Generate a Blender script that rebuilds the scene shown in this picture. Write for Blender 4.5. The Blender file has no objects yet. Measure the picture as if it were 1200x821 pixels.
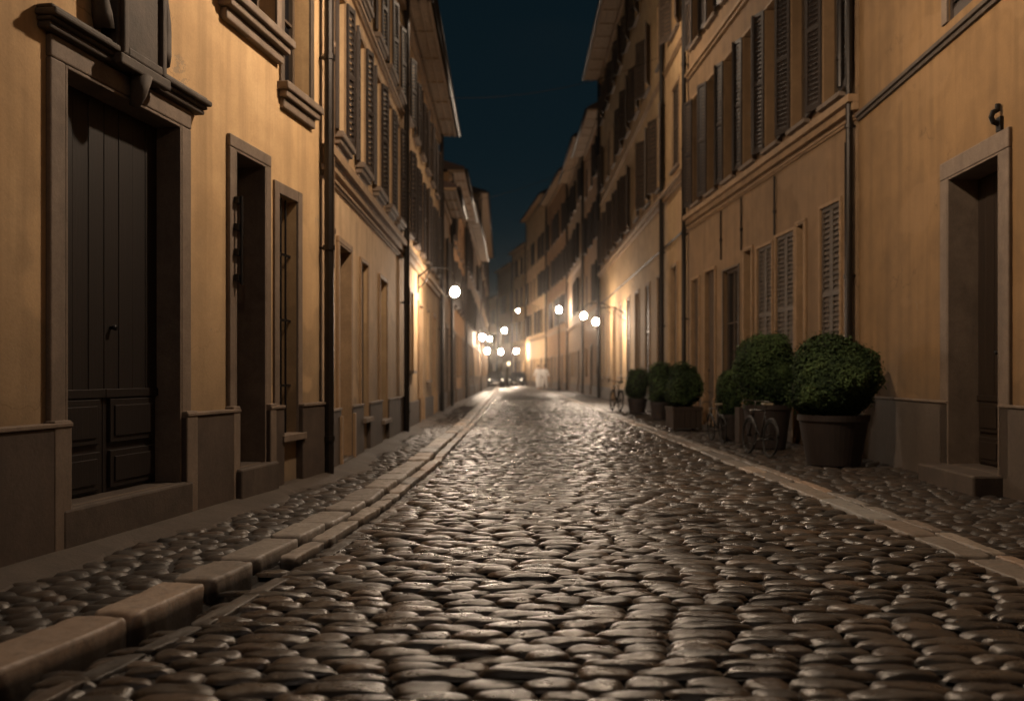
import bpy, bmesh, math, random
import numpy as np
from mathutils import Vector, Matrix
random.seed(7)
rng = np.random.default_rng(7)
C = bpy.context.scene.collection
R = math.radians
HAZE = .0007
F, HX, HY, CAMZ = 1050.0, 600.0, 440.0, 1.0      # focal length in photo pixels, horizon of the photo

# ---------------------------------------------------------------- materials
def new_mat(name):
    m = bpy.data.materials.new(name); m.use_nodes = True
    nt = m.node_tree; nt.nodes.clear()
    out = nt.nodes.new('ShaderNodeOutputMaterial'); b = nt.nodes.new('ShaderNodeBsdfPrincipled')
    nt.links.new(b.outputs[0], out.inputs[0])
    return m, nt, b
def N(nt, t, **kw):
    n = nt.nodes.new(t)
    for k, v in kw.items():
        if k.startswith('i_'):
            n.inputs[int(k[2:])].default_value = v
        else: setattr(n, k, v)
    return n
def noise(nt, vec, scale, detail=6, rough=.6, dist=0.0):
    n = N(nt, 'ShaderNodeTexNoise'); n.inputs['Scale'].default_value = scale
    n.inputs['Detail'].default_value = detail; n.inputs['Roughness'].default_value = rough
    n.inputs['Distortion'].default_value = dist
    nt.links.new(vec, n.inputs['Vector']); return n.outputs['Fac']
def mapping(nt, vec, scale, loc=(0, 0, 0)):
    m = N(nt, 'ShaderNodeMapping'); m.inputs['Scale'].default_value = scale; m.inputs['Location'].default_value = loc
    nt.links.new(vec, m.inputs['Vector']); return m.outputs[0]
def ramp(nt, fac, p0, p1, c0=(0, 0, 0, 1), c1=(1, 1, 1, 1)):
    r = N(nt, 'ShaderNodeValToRGB'); e = r.color_ramp.elements
    e[0].position, e[1].position = p0, p1; e[0].color, e[1].color = c0, c1
    nt.links.new(fac, r.inputs[0]); return r.outputs[0]
def mix(nt, fac, a, b, mode='MIX'):
    m = N(nt, 'ShaderNodeMix', data_type='RGBA', blend_type=mode)
    for sock, v in ((m.inputs[0], fac), (m.inputs[6], a), (m.inputs[7], b)):
        if hasattr(v, 'links'): nt.links.new(v, sock)
        elif isinstance(v, (int, float)): sock.default_value = v
        else: sock.default_value = (*v[:3], 1)
    return m.outputs[2]
def math_n(nt, op, a, b=0.0):
    m = N(nt, 'ShaderNodeMath', operation=op)
    for sock, v in ((m.inputs[0], a), (m.inputs[1], b)):
        if hasattr(v, 'links'): nt.links.new(v, sock)
        else: sock.default_value = v
    return m.outputs[0]
def bump(nt, b, h, strength=.3, dist=.02):
    n = N(nt, 'ShaderNodeBump'); n.inputs['Strength'].default_value = strength; n.inputs['Distance'].default_value = dist
    nt.links.new(h, n.inputs['Height']); nt.links.new(n.outputs[0], b.inputs['Normal'])

def plaster(name, col, dark, grime=(.10, .075, .05), gh=1.5, seed=0.0):
    m, nt, b = new_mat(name)
    tc = N(nt, 'ShaderNodeTexCoord').outputs['Object']
    v = mapping(nt, tc, (1, 1, 1), (seed, seed * 2, 0))
    big = ramp(nt, noise(nt, v, .55, 5, .6, .6), .35, .68)
    mid = ramp(nt, noise(nt, v, 2.6, 8, .65, .3), .38, .66)
    strk = ramp(nt, noise(nt, mapping(nt, tc, (3.2, 3.2, .16), (seed, 0, 0)), 1.6, 6, .6), .46, .72)
    fine = noise(nt, v, 55, 4, .6)
    c = mix(nt, big, col, dark)
    c = mix(nt, math_n(nt, 'MULTIPLY', mid, .55), c, tuple(x * .72 for x in dark))
    c = mix(nt, math_n(nt, 'MULTIPLY', strk, .55), c, tuple(x * .5 for x in dark))
    sep = N(nt, 'ShaderNodeSeparateXYZ'); nt.links.new(tc, sep.inputs[0])
    z = math_n(nt, 'ADD', sep.outputs[2], math_n(nt, 'MULTIPLY', noise(nt, v, 1.8, 6, .7), -1.6))
    g = N(nt, 'ShaderNodeMapRange'); g.inputs[1].default_value = -.9; g.inputs[2].default_value = gh
    g.inputs[3].default_value = .9; g.inputs[4].default_value = 0.0
    nt.links.new(z, g.inputs[0])
    c = mix(nt, g.outputs[0], c, grime)
    flake = ramp(nt, noise(nt, mapping(nt, tc, (1, 1, 1), (seed + 9, 3, 5)), 1.3, 9, .72, .4), .655, .67)
    c = mix(nt, math_n(nt, 'MULTIPLY', flake, .55), c, (.23, .19, .14))
    patch = ramp(nt, noise(nt, mapping(nt, tc, (.5, .5, .8), (seed + 4, 1, 7)), 1.1, 3, .5), .58, .60)
    c = mix(nt, math_n(nt, 'MULTIPLY', patch, .30), c, tuple(min(1, x * 1.25 + .02) for x in dark))
    vor = N(nt, 'ShaderNodeTexVoronoi', feature='DISTANCE_TO_EDGE'); vor.inputs['Scale'].default_value = .9
    wv = N(nt, 'ShaderNodeVectorMath', operation='ADD'); nt.links.new(v, wv.inputs[0])
    nn = N(nt, 'ShaderNodeTexNoise'); nn.inputs['Scale'].default_value = 2.5; nn.inputs['Detail'].default_value = 8; nt.links.new(v, nn.inputs['Vector'])
    sc_ = N(nt, 'ShaderNodeVectorMath', operation='SCALE'); sc_.inputs['Scale'].default_value = .8; nt.links.new(nn.outputs['Color'], sc_.inputs[0])
    nt.links.new(sc_.outputs[0], wv.inputs[1]); nt.links.new(wv.outputs[0], vor.inputs['Vector'])
    crack = math_n(nt, 'MULTIPLY', ramp(nt, vor.outputs['Distance'], .0, .010, (1, 1, 1, 1), (0, 0, 0, 1)), ramp(nt, noise(nt, v, .8, 3, .5), .52, .62))
    c = mix(nt, math_n(nt, 'MULTIPLY', crack, .65), c, tuple(x * .35 for x in dark))
    c = mix(nt, .25, c, mix(nt, fine, (.25, .25, .25), (.95, .95, .95)), 'OVERLAY')
    nt.links.new(c, b.inputs['Base Color']); b.inputs['Roughness'].default_value = .88
    h = math_n(nt, 'ADD', math_n(nt, 'MULTIPLY', fine, .35), math_n(nt, 'SUBTRACT', noise(nt, v, 3.5, 7, .6), math_n(nt, 'MULTIPLY', flake, .35)))
    bump(nt, b, h, .35, .012)
    return m
def stone(name, c0, c1, rough=.75, scale=4.0, bs=.4, seed=0.0):
    m, nt, b = new_mat(name)
    tc = mapping(nt, N(nt, 'ShaderNodeTexCoord').outputs['Object'], (1, 1, 1), (seed, seed, seed))
    a = ramp(nt, noise(nt, tc, scale, 9, .7, .3), .33, .68)
    s = noise(nt, tc, scale * 18, 4, .7)
    st = ramp(nt, noise(nt, mapping(nt, tc, (3, 3, .4)), scale * .5, 6, .65), .45, .75)
    c = mix(nt, a, c0, c1)
    c = mix(nt, math_n(nt, 'MULTIPLY', st, .55), c, tuple(x * .45 for x in c0))
    c = mix(nt, .45, c, mix(nt, s, (.15, .15, .15), (.9, .9, .9)), 'OVERLAY')
    nt.links.new(c, b.inputs['Base Color']); b.inputs['Roughness'].default_value = rough
    bump(nt, b, math_n(nt, 'ADD', noise(nt, tc, scale * 2, 8, .7), math_n(nt, 'MULTIPLY', s, .3)), bs, .012)
    return m
def wood(name, c0, c1, rough=.55):
    m, nt, b = new_mat(name)
    tc = N(nt, 'ShaderNodeTexCoord').outputs['Object']
    g = noise(nt, mapping(nt, tc, (14, 14, .7)), 2.2, 8, .7, .8)
    big = noise(nt, tc, 1.6, 4, .6)
    c = mix(nt, ramp(nt, g, .3, .7), c0, c1)
    c = mix(nt, math_n(nt, 'MULTIPLY', ramp(nt, big, .4, .7), .5), c, tuple(x * .5 for x in c0))
    nt.links.new(c, b.inputs['Base Color']); b.inputs['Roughness'].default_value = rough
    bump(nt, b, g, .35, .006)
    return m
def plain(name, col, rough=.6, metal=0.0, var=.35, scale=9.0):
    m, nt, b = new_mat(name)
    tc = N(nt, 'ShaderNodeTexCoord').outputs['Object']
    a = ramp(nt, noise(nt, tc, scale, 6, .65), .3, .7)
    nt.links.new(mix(nt, a, col, tuple(x * (1 - var) for x in col)), b.inputs['Base Color'])
    b.inputs['Roughness'].default_value = rough; b.inputs['Metallic'].default_value = metal
    bump(nt, b, noise(nt, tc, scale * 3, 5, .6), .2, .005)
    return m
def glow(name, col, strength):
    m = bpy.data.materials.new(name); m.use_nodes = True; nt = m.node_tree; nt.nodes.clear()
    o = nt.nodes.new('ShaderNodeOutputMaterial'); e = nt.nodes.new('ShaderNodeEmission')
    e.inputs[0].default_value = (*col, 1); e.inputs[1].default_value = strength
    nt.links.new(e.outputs[0], o.inputs[0]); return m
def cobble_mat(name, c0, c1, rlo, rhi, bs=.5, low_shade=None):
    m, nt, b = new_mat(name)
    tc = N(nt, 'ShaderNodeTexCoord').outputs['Object']
    at = N(nt, 'ShaderNodeAttribute', attribute_name='tone').outputs['Fac']
    lo = noise(nt, tc, 1.1, 5, .6)
    a = ramp(nt, math_n(nt, 'ADD', math_n(nt, 'MULTIPLY', at, .7), math_n(nt, 'MULTIPLY', lo, .4)), .15, .85)
    s = noise(nt, tc, 60, 6, .75)
    sp = noise(nt, tc, 14, 7, .7, .3)
    c = mix(nt, a, c0, c1)
    c = mix(nt, .5, c, mix(nt, s, (.1, .1, .1), (.95, .95, .95)), 'OVERLAY')
    c = mix(nt, math_n(nt, 'MULTIPLY', ramp(nt, sp, .48, .7), .5), c, tuple(x * .4 for x in c0))
    if low_shade is not None:       # gutter shade painted into the colour, blackening the slab sides low down
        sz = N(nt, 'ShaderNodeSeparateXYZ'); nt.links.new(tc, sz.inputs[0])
        mr = N(nt, 'ShaderNodeMapRange'); mr.inputs[1].default_value = low_shade[0]; mr.inputs[2].default_value = low_shade[1]; mr.inputs[3].default_value = .93; mr.inputs[4].default_value = 0
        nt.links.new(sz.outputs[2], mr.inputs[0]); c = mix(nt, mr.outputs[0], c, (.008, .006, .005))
    # a hue of its own for every stone
    wn = N(nt, 'ShaderNodeTexWhiteNoise', noise_dimensions='1D'); nt.links.new(at, wn.inputs['W'])
    hue = N(nt, 'ShaderNodeValToRGB'); e = hue.color_ramp.elements; e[0].color = (1.12, .92, .80, 1); e[1].color = (.80, .95, 1.12, 1)
    e2 = hue.color_ramp.elements.new(.35); e2.color = (1, 1, 1, 1); e3 = hue.color_ramp.elements.new(.7); e3.color = (.62, .64, .68, 1)
    nt.links.new(wn.outputs['Value'], hue.inputs[0]); c = mix(nt, .9, c, hue.outputs[0], 'MULTIPLY')
    nt.links.new(c, b.inputs['Base Color'])
    rr = N(nt, 'ShaderNodeMapRange'); rr.inputs[1].default_value = .35; rr.inputs[2].default_value = .65
    rr.inputs[3].default_value = rlo; rr.inputs[4].default_value = rhi
    nt.links.new(math_n(nt, 'ADD', math_n(nt, 'MULTIPLY', sp, .7), math_n(nt, 'MULTIPLY', lo, .3)), rr.inputs[0])
    nt.links.new(rr.outputs[0], b.inputs['Roughness'])
    b.inputs['Specular IOR Level'].default_value = .62
    bump(nt, b, math_n(nt, 'ADD', sp, math_n(nt, 'MULTIPLY', s, .12)), bs * .7, .008)
    return m

M = {}
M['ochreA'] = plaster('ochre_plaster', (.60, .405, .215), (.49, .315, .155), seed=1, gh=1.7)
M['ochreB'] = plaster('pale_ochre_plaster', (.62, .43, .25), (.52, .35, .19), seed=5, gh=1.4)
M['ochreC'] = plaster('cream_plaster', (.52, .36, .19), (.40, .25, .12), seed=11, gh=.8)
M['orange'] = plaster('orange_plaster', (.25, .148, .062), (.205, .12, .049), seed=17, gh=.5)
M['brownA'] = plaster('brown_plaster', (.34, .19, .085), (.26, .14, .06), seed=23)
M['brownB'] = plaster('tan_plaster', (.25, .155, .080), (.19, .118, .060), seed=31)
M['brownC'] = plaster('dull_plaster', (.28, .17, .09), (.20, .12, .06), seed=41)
M['stone'] = stone('brown_stone', (.20, .15, .112), (.125, .092, .068), seed=2)
M['plinth'] = stone('plinth_stone', (.088, .062, .046), (.045, .032, .025), seed=8, scale=2.2)
M['plinthR'] = stone('grey_plinth_stone', (.105, .080, .060), (.07, .052, .04), seed=14, scale=1.6)
M['step'] = stone('step_stone', (.085, .063, .047), (.045, .032, .025), seed=4)
M['darkstone'] = stone('sooty_stone', (.085, .064, .048), (.04, .03, .023), seed=6)
M['door'] = wood('dark_brown_door_wood', (.013, .007, .0055), (.006, .004, .0035), .55)
M['doorR'] = wood('worn_door_wood', (.035, .022, .014), (.014, .010, .008), .5)
M['shutter'] = plain('brown_shutter_paint', (.085, .058, .040), .6, var=.45)
M['shutterD'] = plain('dark_shutter_paint', (.040, .028, .022), .6, var=.4)
M['shutterL'] = plain('faded_shutter_paint', (.095, .072, .054), .6, var=.3)
M['frame'] = plain('window_frame_paint', (.085, .06, .04), .5)
M['trim'] = stone('painted_trim', (.34, .22, .12), (.22, .14, .075), seed=19)
M['iron'] = plain('black_iron', (.012, .011, .011), .45, .4)
M['pipe'] = plain('dark_pipe_metal', (.022, .017, .014), .4, .5)
M['pipeL'] = plain('dull_pipe_metal', (.20, .13, .08), .45, .3)
M['soffit'] = plain('eave_wood', (.26, .165, .09), .8)
M['roof'] = plain('roof_tile', (.05, .028, .02), .9, scale=3)
M['pot'] = plain('terracotta_pot', (.030, .020, .017), .7, var=.5, scale=5)
M['crate'] = wood('weathered_planter_wood', (.05, .032, .022), (.025, .016, .012), .8)
M['soil'] = plain('soil', (.02, .014, .01), .95)
M['white'] = plain('white_cloth', (.88, .85, .82), .8, var=.08)
M['skin'] = plain('skin', (.42, .27, .19), .6, var=.1)
M['hair'] = plain('dark_hair', (.02, .014, .01), .7)
M['carpaint'] = plain('dark_car_paint', (.015, .017, .022), .25, .2)
M['rubber'] = plain('rubber', (.012, .012, .012), .8)
M['chrome'] = plain('dull_chrome', (.16, .15, .14), .4, .8)
M['leather'] = plain('pale_leather', (.30, .25, .18), .5)
m, nt, b = new_mat('dark_glass'); b.inputs['Base Color'].default_value = (.006, .006, .008, 1); b.inputs['Roughness'].default_value = .12
tcg = N(nt, 'ShaderNodeTexCoord').outputs['Object']; bump(nt, b, noise(nt, tcg, 1.5, 2), .08, .02); M['glass'] = m
# foliage
m, nt, b = new_mat('box_leaves')
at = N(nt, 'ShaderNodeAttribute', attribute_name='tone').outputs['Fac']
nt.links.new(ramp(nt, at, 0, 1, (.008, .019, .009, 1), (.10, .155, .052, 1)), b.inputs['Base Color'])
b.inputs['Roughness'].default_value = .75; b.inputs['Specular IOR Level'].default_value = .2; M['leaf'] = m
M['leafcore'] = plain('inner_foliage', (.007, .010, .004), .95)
M['cobble'] = cobble_mat('road_cobble', (.014, .0125, .012), (.090, .074, .060), .21, .45, .95)
M['cobbleP'] = cobble_mat('pavement_cobble', (.018, .0145, .012), (.060, .046, .035), .35, .65)
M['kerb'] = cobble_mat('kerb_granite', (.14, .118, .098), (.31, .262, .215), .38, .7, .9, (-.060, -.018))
M['mortar'] = stone('joint_mortar', (.016, .013, .011), (.008, .007, .006), .8, 6)
M['cement'] = stone('cement_strip', (.075, .057, .043), (.045, .034, .026), .8, 2.5, .7)
M['lampglow'] = glow('lamp_glow', (1.0, .79, .60), 850)
M['lampglow_far'] = glow('far_lamp_glow', (1.0, .78, .58), 700)
M['lampdim'] = glow('dim_lamp_glow', (1.0, .76, .53), 120)
M['rearglow_assumed'] = glow('assumed_rear_glow', (1.0, .74, .52), 170)  # for the assumed lamp behind the viewer
M['pendglow_added'] = glow('added_pendant_glow', (1.0, .76, .54), 1350)  # for the two overhead lamps added out of view
M['headlight'] = glow('headlight_glow', (1.0, .85, .62), 6)
M['lens'] = glow('small_lens', (1.0, .8, .5), 3)

# ---------------------------------------------------------------- mesh helpers
class MB:
    def __init__(s): s.v = []; s.f = []
    def quad(s, a, b, c, d):
        n = len(s.v); s.v += [a, b, c, d]; s.f.append((n, n + 1, n + 2, n + 3)); return s
    def hexa(s, p):   # 8 points: bottom 4, top 4
        n = len(s.v); s.v += [tuple(q) for q in p]
        for f in ((0, 3, 2, 1), (4, 5, 6, 7), (0, 1, 5, 4), (1, 2, 6, 5), (2, 3, 7, 6), (3, 0, 4, 7)):
            s.f.append(tuple(n + i for i in f))
        return s
    def box(s, x0, x1, y0, y1, z0, z1):
        if y0 > y1: y0, y1 = y1, y0
        if x0 > x1: x0, x1 = x1, x0
        return s.hexa([(x0, y0, z0), (x1, y0, z0), (x1, y1, z0), (x0, y1, z0), (x0, y0, z1), (x1, y0, z1), (x1, y1, z1), (x0, y1, z1)])
    def tube(s, pts, r, n=8, caps=True, rr=None):
        pts = [Vector(p) for p in pts]; rings = []
        up = None
        for i, p in enumerate(pts):
            a = pts[max(i - 1, 0)]; c = pts[min(i + 1, len(pts) - 1)]
            t = (c - a).normalized()
            if up is None:
                up = Vector((0, 0, 1)) if abs(t.z) < .9 else Vector((1, 0, 0))
            x = t.cross(up)
            if x.length < 1e-4: x = t.cross(Vector((0, 1, 0)))
            x.normalize(); y = x.cross(t); up = y
            rad = rr[i] if rr else r
            k = len(s.v)
            for j in range(n):
                an = 2 * math.pi * j / n
                s.v.append(tuple(p + x * math.cos(an) * rad + y * math.sin(an) * rad))
            rings.append(k)
        for a, c in zip(rings, rings[1:]):
            for j in range(n): s.f.append((a + j, a + (j + 1) % n, c + (j + 1) % n, c + j))
        if caps:
            s.f.append(tuple(rings[0] + j for j in reversed(range(n)))); s.f.append(tuple(rings[-1] + j for j in range(n)))
        return s
    def lathe(s, prof, n=24, cx=0, cy=0, sq=None):
        rings = []
        for r_, z in prof:
            k = len(s.v); rings.append(k)
            for j in range(n):
                an = 2 * math.pi * j / n
                s.v.append((cx + r_ * math.cos(an), cy + r_ * math.sin(an), z))
        for a, c in zip(rings, rings[1:]):
            for j in range(n): s.f.append((a + j, a + (j + 1) % n, c + (j + 1) % n, c + j))
        return s
    def build(s, name, mat, parent=None, smooth=False, bevel=0, seg=2):
        me = bpy.data.meshes.new(name); me.from_pydata(s.v, [], s.f); me.update()
        bm = bmesh.new(); bm.from_mesh(me); bmesh.ops.recalc_face_normals(bm, faces=bm.faces); bm.to_mesh(me); bm.free()
        me.materials.append(mat)
        if smooth: me.polygons.foreach_set('use_smooth', [True] * len(me.polygons))
        o = bpy.data.objects.new(name, me); C.objects.link(o)
        if parent: o.parent = parent
        if bevel:
            b_ = o.modifiers.new('b', 'BEVEL'); b_.width = bevel; b_.segments = seg; b_.limit_method = 'ANGLE'
        return o
def link_mesh(name, me, parent=None):
    o = bpy.data.objects.new(name, me); C.objects.link(o); o.parent = parent; return o
def tag(o, label=None, cat=None, group=None, kind=None):
    if label: o['label'] = label
    if cat: o['category'] = cat
    if group: o['group'] = group
    if kind: o['kind'] = kind
    return o
def empty(name, loc=(0, 0, 0), rz=0, label=None, cat=None, group=None):
    o = bpy.data.objects.new(name, None); C.objects.link(o); o.location = loc; o.rotation_euler = (0, 0, rz)
    o.empty_display_size = .3
    return tag(o, label, cat, group)

# ---------------------------------------------------------------- cobbles and kerbs
def stones(centers, us, hx, hy, ztop, drop, nu, nv, p=4.0, sq=3.2, tone=None, jit=.06, tilt=.01, pw=.6, wav=None):
    """rounded setts: centres (n,2), directions (n,2), half sizes (n,), top heights (n,)"""
    n = len(centers)
    a = np.linspace(-1, 1, nu); a = np.sign(a) * np.abs(a) ** pw
    c = np.linspace(-1, 1, nv); c = np.sign(c) * np.abs(c) ** pw
    A, B = np.meshgrid(a, c, indexing='ij'); A = A.ravel(); B = B.ravel()
    SA = A * (1 - .5 * np.abs(B) ** sq * .42); SB = B * (1 - .5 * np.abs(A) ** sq * .5)
    prof = ((1 - np.abs(A) ** p).clip(0) * (1 - np.abs(B) ** p).clip(0)) ** .5
    ph = rng.uniform(0, 6.28, (n, 4))
    X = SA[None] * hx[:, None] * (1 + jit * np.sin(ph[:, :1] + 2.4 * B[None]))
    Y = SB[None] * hy[:, None] * (1 + 1.5 * jit * np.sin(ph[:, 1:2] + 2.4 * A[None]))
    Z = ztop[:, None] - drop * (1 - prof[None])
    Z = Z + tilt * (rng.normal(0, 1, (n, 1)) * A[None] + rng.normal(0, 1, (n, 1)) * B[None]) * prof[None]
    Z = Z + (.10 * drop if wav is None else wav) * np.sin(ph[:, 2:3] + 3 * A[None] + 2 * B[None]) * prof[None]
    if wav is None: Z = Z + .13 * drop * np.sin(ph[:, 3:4] + 6.5 * A[None] - 3 * B[None]) * np.cos(ph[:, :1] + 5 * B[None]) * prof[None]
    if wav is not None:    # worn, chipped slabs
        e = np.maximum(np.abs(A), 0)[None] ** 2; wl = X / .09; wm = Y / .07
        n1 = np.sin(ph[:, :1] + 2.3 * wl + 1.7 * wm) * np.sin(ph[:, 1:2] + 1.1 * wl - 2.9 * wm)
        n2 = np.sin(ph[:, 2:3] + 5.1 * wl) * np.sin(ph[:, 3:4] + 4.3 * wm + 3.1 * wl)
        Y = Y + (.006 * n1 + .004 * n2) * np.abs(B)[None] ** 3 * np.sign(B)[None]
        X = X + .006 * np.sin(ph[:, 1:2] + 3 * wm) * np.abs(A)[None] ** 5
        edge = np.clip(np.maximum(np.abs(B), np.abs(A)) - .55, 0, 1)[None]
        Z = Z + (.0022 * n1 + .0016 * n2) * prof[None] - .016 * edge * np.clip(n1 + n2 - .55, 0, 1)
    wx = centers[:, :1] + X * us[:, :1] - Y * us[:, 1:2]
    wy = centers[:, 1:2] + X * us[:, 1:2] + Y * us[:, :1]
    V = np.stack([wx, wy, Z], -1).reshape(-1, 3)
    ij = np.arange(nu * nv).reshape(nu, nv)
    q = np.stack([ij[:-1, :-1], ij[1:, :-1], ij[1:, 1:], ij[:-1, 1:]], -1).reshape(-1, 4)
    Q = (q[None] + (np.arange(n) * nu * nv)[:, None, None]).reshape(-1, 4)
    T = np.repeat(tone if tone is not None else rng.uniform(0, 1, n), nu * nv)
    return V, Q, T
def np_mesh(name, chunks, mat, smooth=True, parent=None):
    off = 0; Vs = []; Qs = []; Ts = []
    for V, Q, T in chunks:
        Vs.append(V); Qs.append(Q + off); Ts.append(T); off += len(V)
    V = np.concatenate(Vs); Q = np.concatenate(Qs); T = np.concatenate(Ts)
    me = bpy.data.meshes.new(name)
    me.vertices.add(len(V)); me.vertices.foreach_set('co', V.astype(np.float32).ravel())
    k = Q.shape[1]
    me.loops.add(Q.size); me.loops.foreach_set('vertex_index', Q.astype(np.int32).ravel())
    me.polygons.add(len(Q)); me.polygons.foreach_set('loop_start', (np.arange(len(Q)) * k).astype(np.int32))
    me.polygons.foreach_set('use_smooth', np.full(len(Q), smooth))
    me.update(calc_edges=True)
    at = me.attributes.new('tone', 'FLOAT', 'POINT'); at.data.foreach_set('value', T.astype(np.float32))
    me.materials.append(mat)
    o = bpy.data.objects.new(name, me); C.objects.link(o); o.parent = parent
    return o

LK = [(-2.6, -1.5), (-2.2, 0), (-1.73, 3), (-1.53, 3.8), (-1.30, 5.25), (-1.13, 7), (-1.0, 10.5), (-.93, 19), (-.95, 42), (-1.15, 75), (-1.5, 100)]
RK = [(2.5, -1.5), (2.5, 10), (2.46, 26), (2.28, 48), (1.6, 72), (.9, 94), (.5, 100)]
LW = [(-3.7, -2), (-2.63, 4.6), (-1.92, 9), (-2.05, 30), (-2.2, 100)]
RW = [(3.55, -3), (4.38, 11.3), (3.95, 20.2), (4.1, 41), (3.9, 62), (1.2, 97)]
def xat(pl, y): return np.interp(y, [p[1] for p in pl], [p[0] for p in pl])
ROADZ = -.05
def road_z(x, y):
    l = xat(LK, y); t = np.clip((x - l) / .5, 0, 1)
    rt = np.clip((x - (xat(RK, y) - 1.3)) / 1.3, 0, 1)
    return ROADZ - .02 * (1 - t) ** 2 + .036 * rt ** 1.5 + .02 * np.exp(-((x - .6) / 1.2) ** 2)
chunks = []
y = -.6; row = 0; cur = []; lods = [(7, 11, 9), (16, 7, 6), (38, 5, 4), (200, 4, 3)]
def flush(cur, nu, nv, drop):
    if not cur: return
    a = np.array(cur)
    chunks.append(stones(a[:, :2], a[:, 5:7], a[:, 2], a[:, 3], a[:, 4], drop, nu, nv, p=3.0, sq=3.2, tone=a[:, 7], jit=.085, tilt=.003))
lod = 0
while y < 96:
    d = random.uniform(.078, .122) if y > 0 else .11
    ph = random.uniform(0, 6.28); amp = .02
    l = float(xat(LK, y)) - .06; r = float(xat(RK, y)) + .02
    x = l - random.uniform(0, .2)
    while x < r:
        w = random.choice([random.uniform(.15, .24), random.uniform(.20, .34)])
        cx = x + w / 2
        # rows arch gently across the street and wander
        yy = y + .016 * math.sin(cx * 1.1 + y * .35) + .006 * math.sin(cx * 3.1 + y * 1.7) + random.gauss(0, .0055)
        an = .018 * math.cos(cx * 1.1 + y * .35) + random.gauss(0, .028)
        if l + (.20 if yy < 4.9 else .10 if yy < 9 else 0) - .02 < cx < r + .05:
            cur.append((cx, yy, w / 2 * 1.0, d / 2 * random.uniform(.95, 1.10), float(road_z(cx, yy)) + random.gauss(0, .0042), math.cos(an), math.sin(an), random.random()))
        x += w
    y += d
    if y > lods[lod][0]:
        flush(cur, *lods[lod][1:], .024); cur = []; lod += 1
flush(cur, *lods[lod][1:], .024)
o = np_mesh('cobbled_road', chunks, M['cobble']); tag(o, kind='structure')

# pavements: smaller setts
def pavement(name, inner, outer, wobble, y1, ax):
    global chunks
    chunks = []; y = -1.0; cur = []; lim = [(10, 6, 5), (26, 4, 4), (300, 3, 3)]; k = 0
    while y < y1:
        d = random.uniform(.085, .12) * (1.0 if y < 30 else 1.5)
        a, b_ = float(inner(y)), float(outer(y)); x = a - random.uniform(0, .1)
        while x < b_:
            w = random.uniform(.12, .21) * (1.0 if y < 30 else 1.4); cx = x + w / 2
            yy = y + .05 * math.sin(cx * 1.7 + y * .5) + random.gauss(0, .006) + ax * (cx - a)
            if a - .01 < cx < b_:
                cur.append((cx, yy, w / 2 * .98, d / 2, -.008 + random.gauss(0, .002), math.cos(ax * .8), math.sin(ax * .8), random.random()))
            x += w
        y += d
        if y > lim[k][0] or y >= y1:
            a_ = np.array(cur)
            chunks.append(stones(a_[:, :2], a_[:, 5:7], a_[:, 2], a_[:, 3], a_[:, 4], .021, lim[k][1], lim[k][2], p=4, tone=a_[:, 7], jit=.08, tilt=.003))
            cur = []; k += 1
    o = np_mesh(name, chunks, M['cobbleP']); tag(o, kind='structure')
pavement('pavement', lambda y: xat(LW, y) + .3, lambda y: xat(LK, y) - .245, 0, 60, .12)
pavement('pavement', lambda y: xat(RK, y) + .30, lambda y: xat(RW, y), 0, 60, -.1)

def sheet(name, pts_l, pts_r, z, mat, ys, zr=None, kind='structure'):
    mb = MB()
    for y0, y1 in zip(ys, ys[1:]):
        z2 = zr if zr is not None else z
        mb.quad((pts_l(y0), y0, z), (pts_r(y0), y0, z2), (pts_r(y1), y1, z2), (pts_l(y1), y1, z))
    o = mb.build(name, mat); tag(o, kind=kind); return o
YS = [-2, 0, 3, 3.8, 5.25, 7, 9, 10.5, 15, 19, 26, 34, 42, 48, 60, 72, 82, 94, 100]
mb = MB(); offs = [-.06, .0, .02, .14, .17, .5, None, None, 9]
for y0, y1 in zip(YS, YS[1:]):
    P_ = []
    for yv in (y0, y1):
        l, r = float(xat(LK, yv)), float(xat(RK, yv)) + .1; g = 1.0 if yv < 4.9 else 0.0
        P_.append([(l + o_ if k < 6 else r - 1.4 if k == 6 else r - .7 if k == 7 else r, yv, -.064 if k == 7 else -.040 if k == 8 else (-.19 * g - .08 * (1 - g)) if k in (1, 2, 3) else -.078 if k else -.078) for k, o_ in enumerate(offs)])
    for k in range(len(offs) - 1): mb.quad(P_[0][k], P_[0][k + 1], P_[1][k + 1], P_[1][k])
tag(mb.build('road_bed', M['mortar']), kind='structure')
sheet('pavement_bed', lambda y: float(xat(LW, y)) - .3, lambda y: float(xat(LK, y)) - .12, -.0255, M['mortar'], YS)
sheet('pavement_bed', lambda y: float(xat(RK, y)) + .06, lambda y: float(xat(RW, y)) + .6, -.0255, M['mortar'], YS)
# cement strip along the foot of the left wall, ragged outer edge
mb = MB(); yy = np.arange(-2, 40, .12)
edge = [float(xat(LW, t)) + .30 + .07 * math.sin(t * 2.1) + .05 * math.sin(t * 5.3 + 1) + random.gauss(0, .012) for t in yy]
for i in range(len(yy) - 1):
    a, b_ = yy[i], yy[i + 1]; wa, wb = float(xat(LW, a)), float(xat(LW, b_))
    mb.quad((wa - .3, a, .05), (wa + .1, a, .035), (wb + .1, b_, .035), (wb - .3, b_, .05))
    mb.quad((wa + .1, a, .035), (edge[i], a, -.004), (edge[i + 1], b_, -.004), (wb + .1, b_, .035))
    mb.quad((edge[i], a, -.004), (edge[i] + .03, a, -.03), (edge[i + 1] + .03, b_, -.03), (edge[i + 1], b_, -.004))
o = mb.build('pavement_edge', M['cement'], smooth=True); tag(o, kind='structure')
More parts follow.
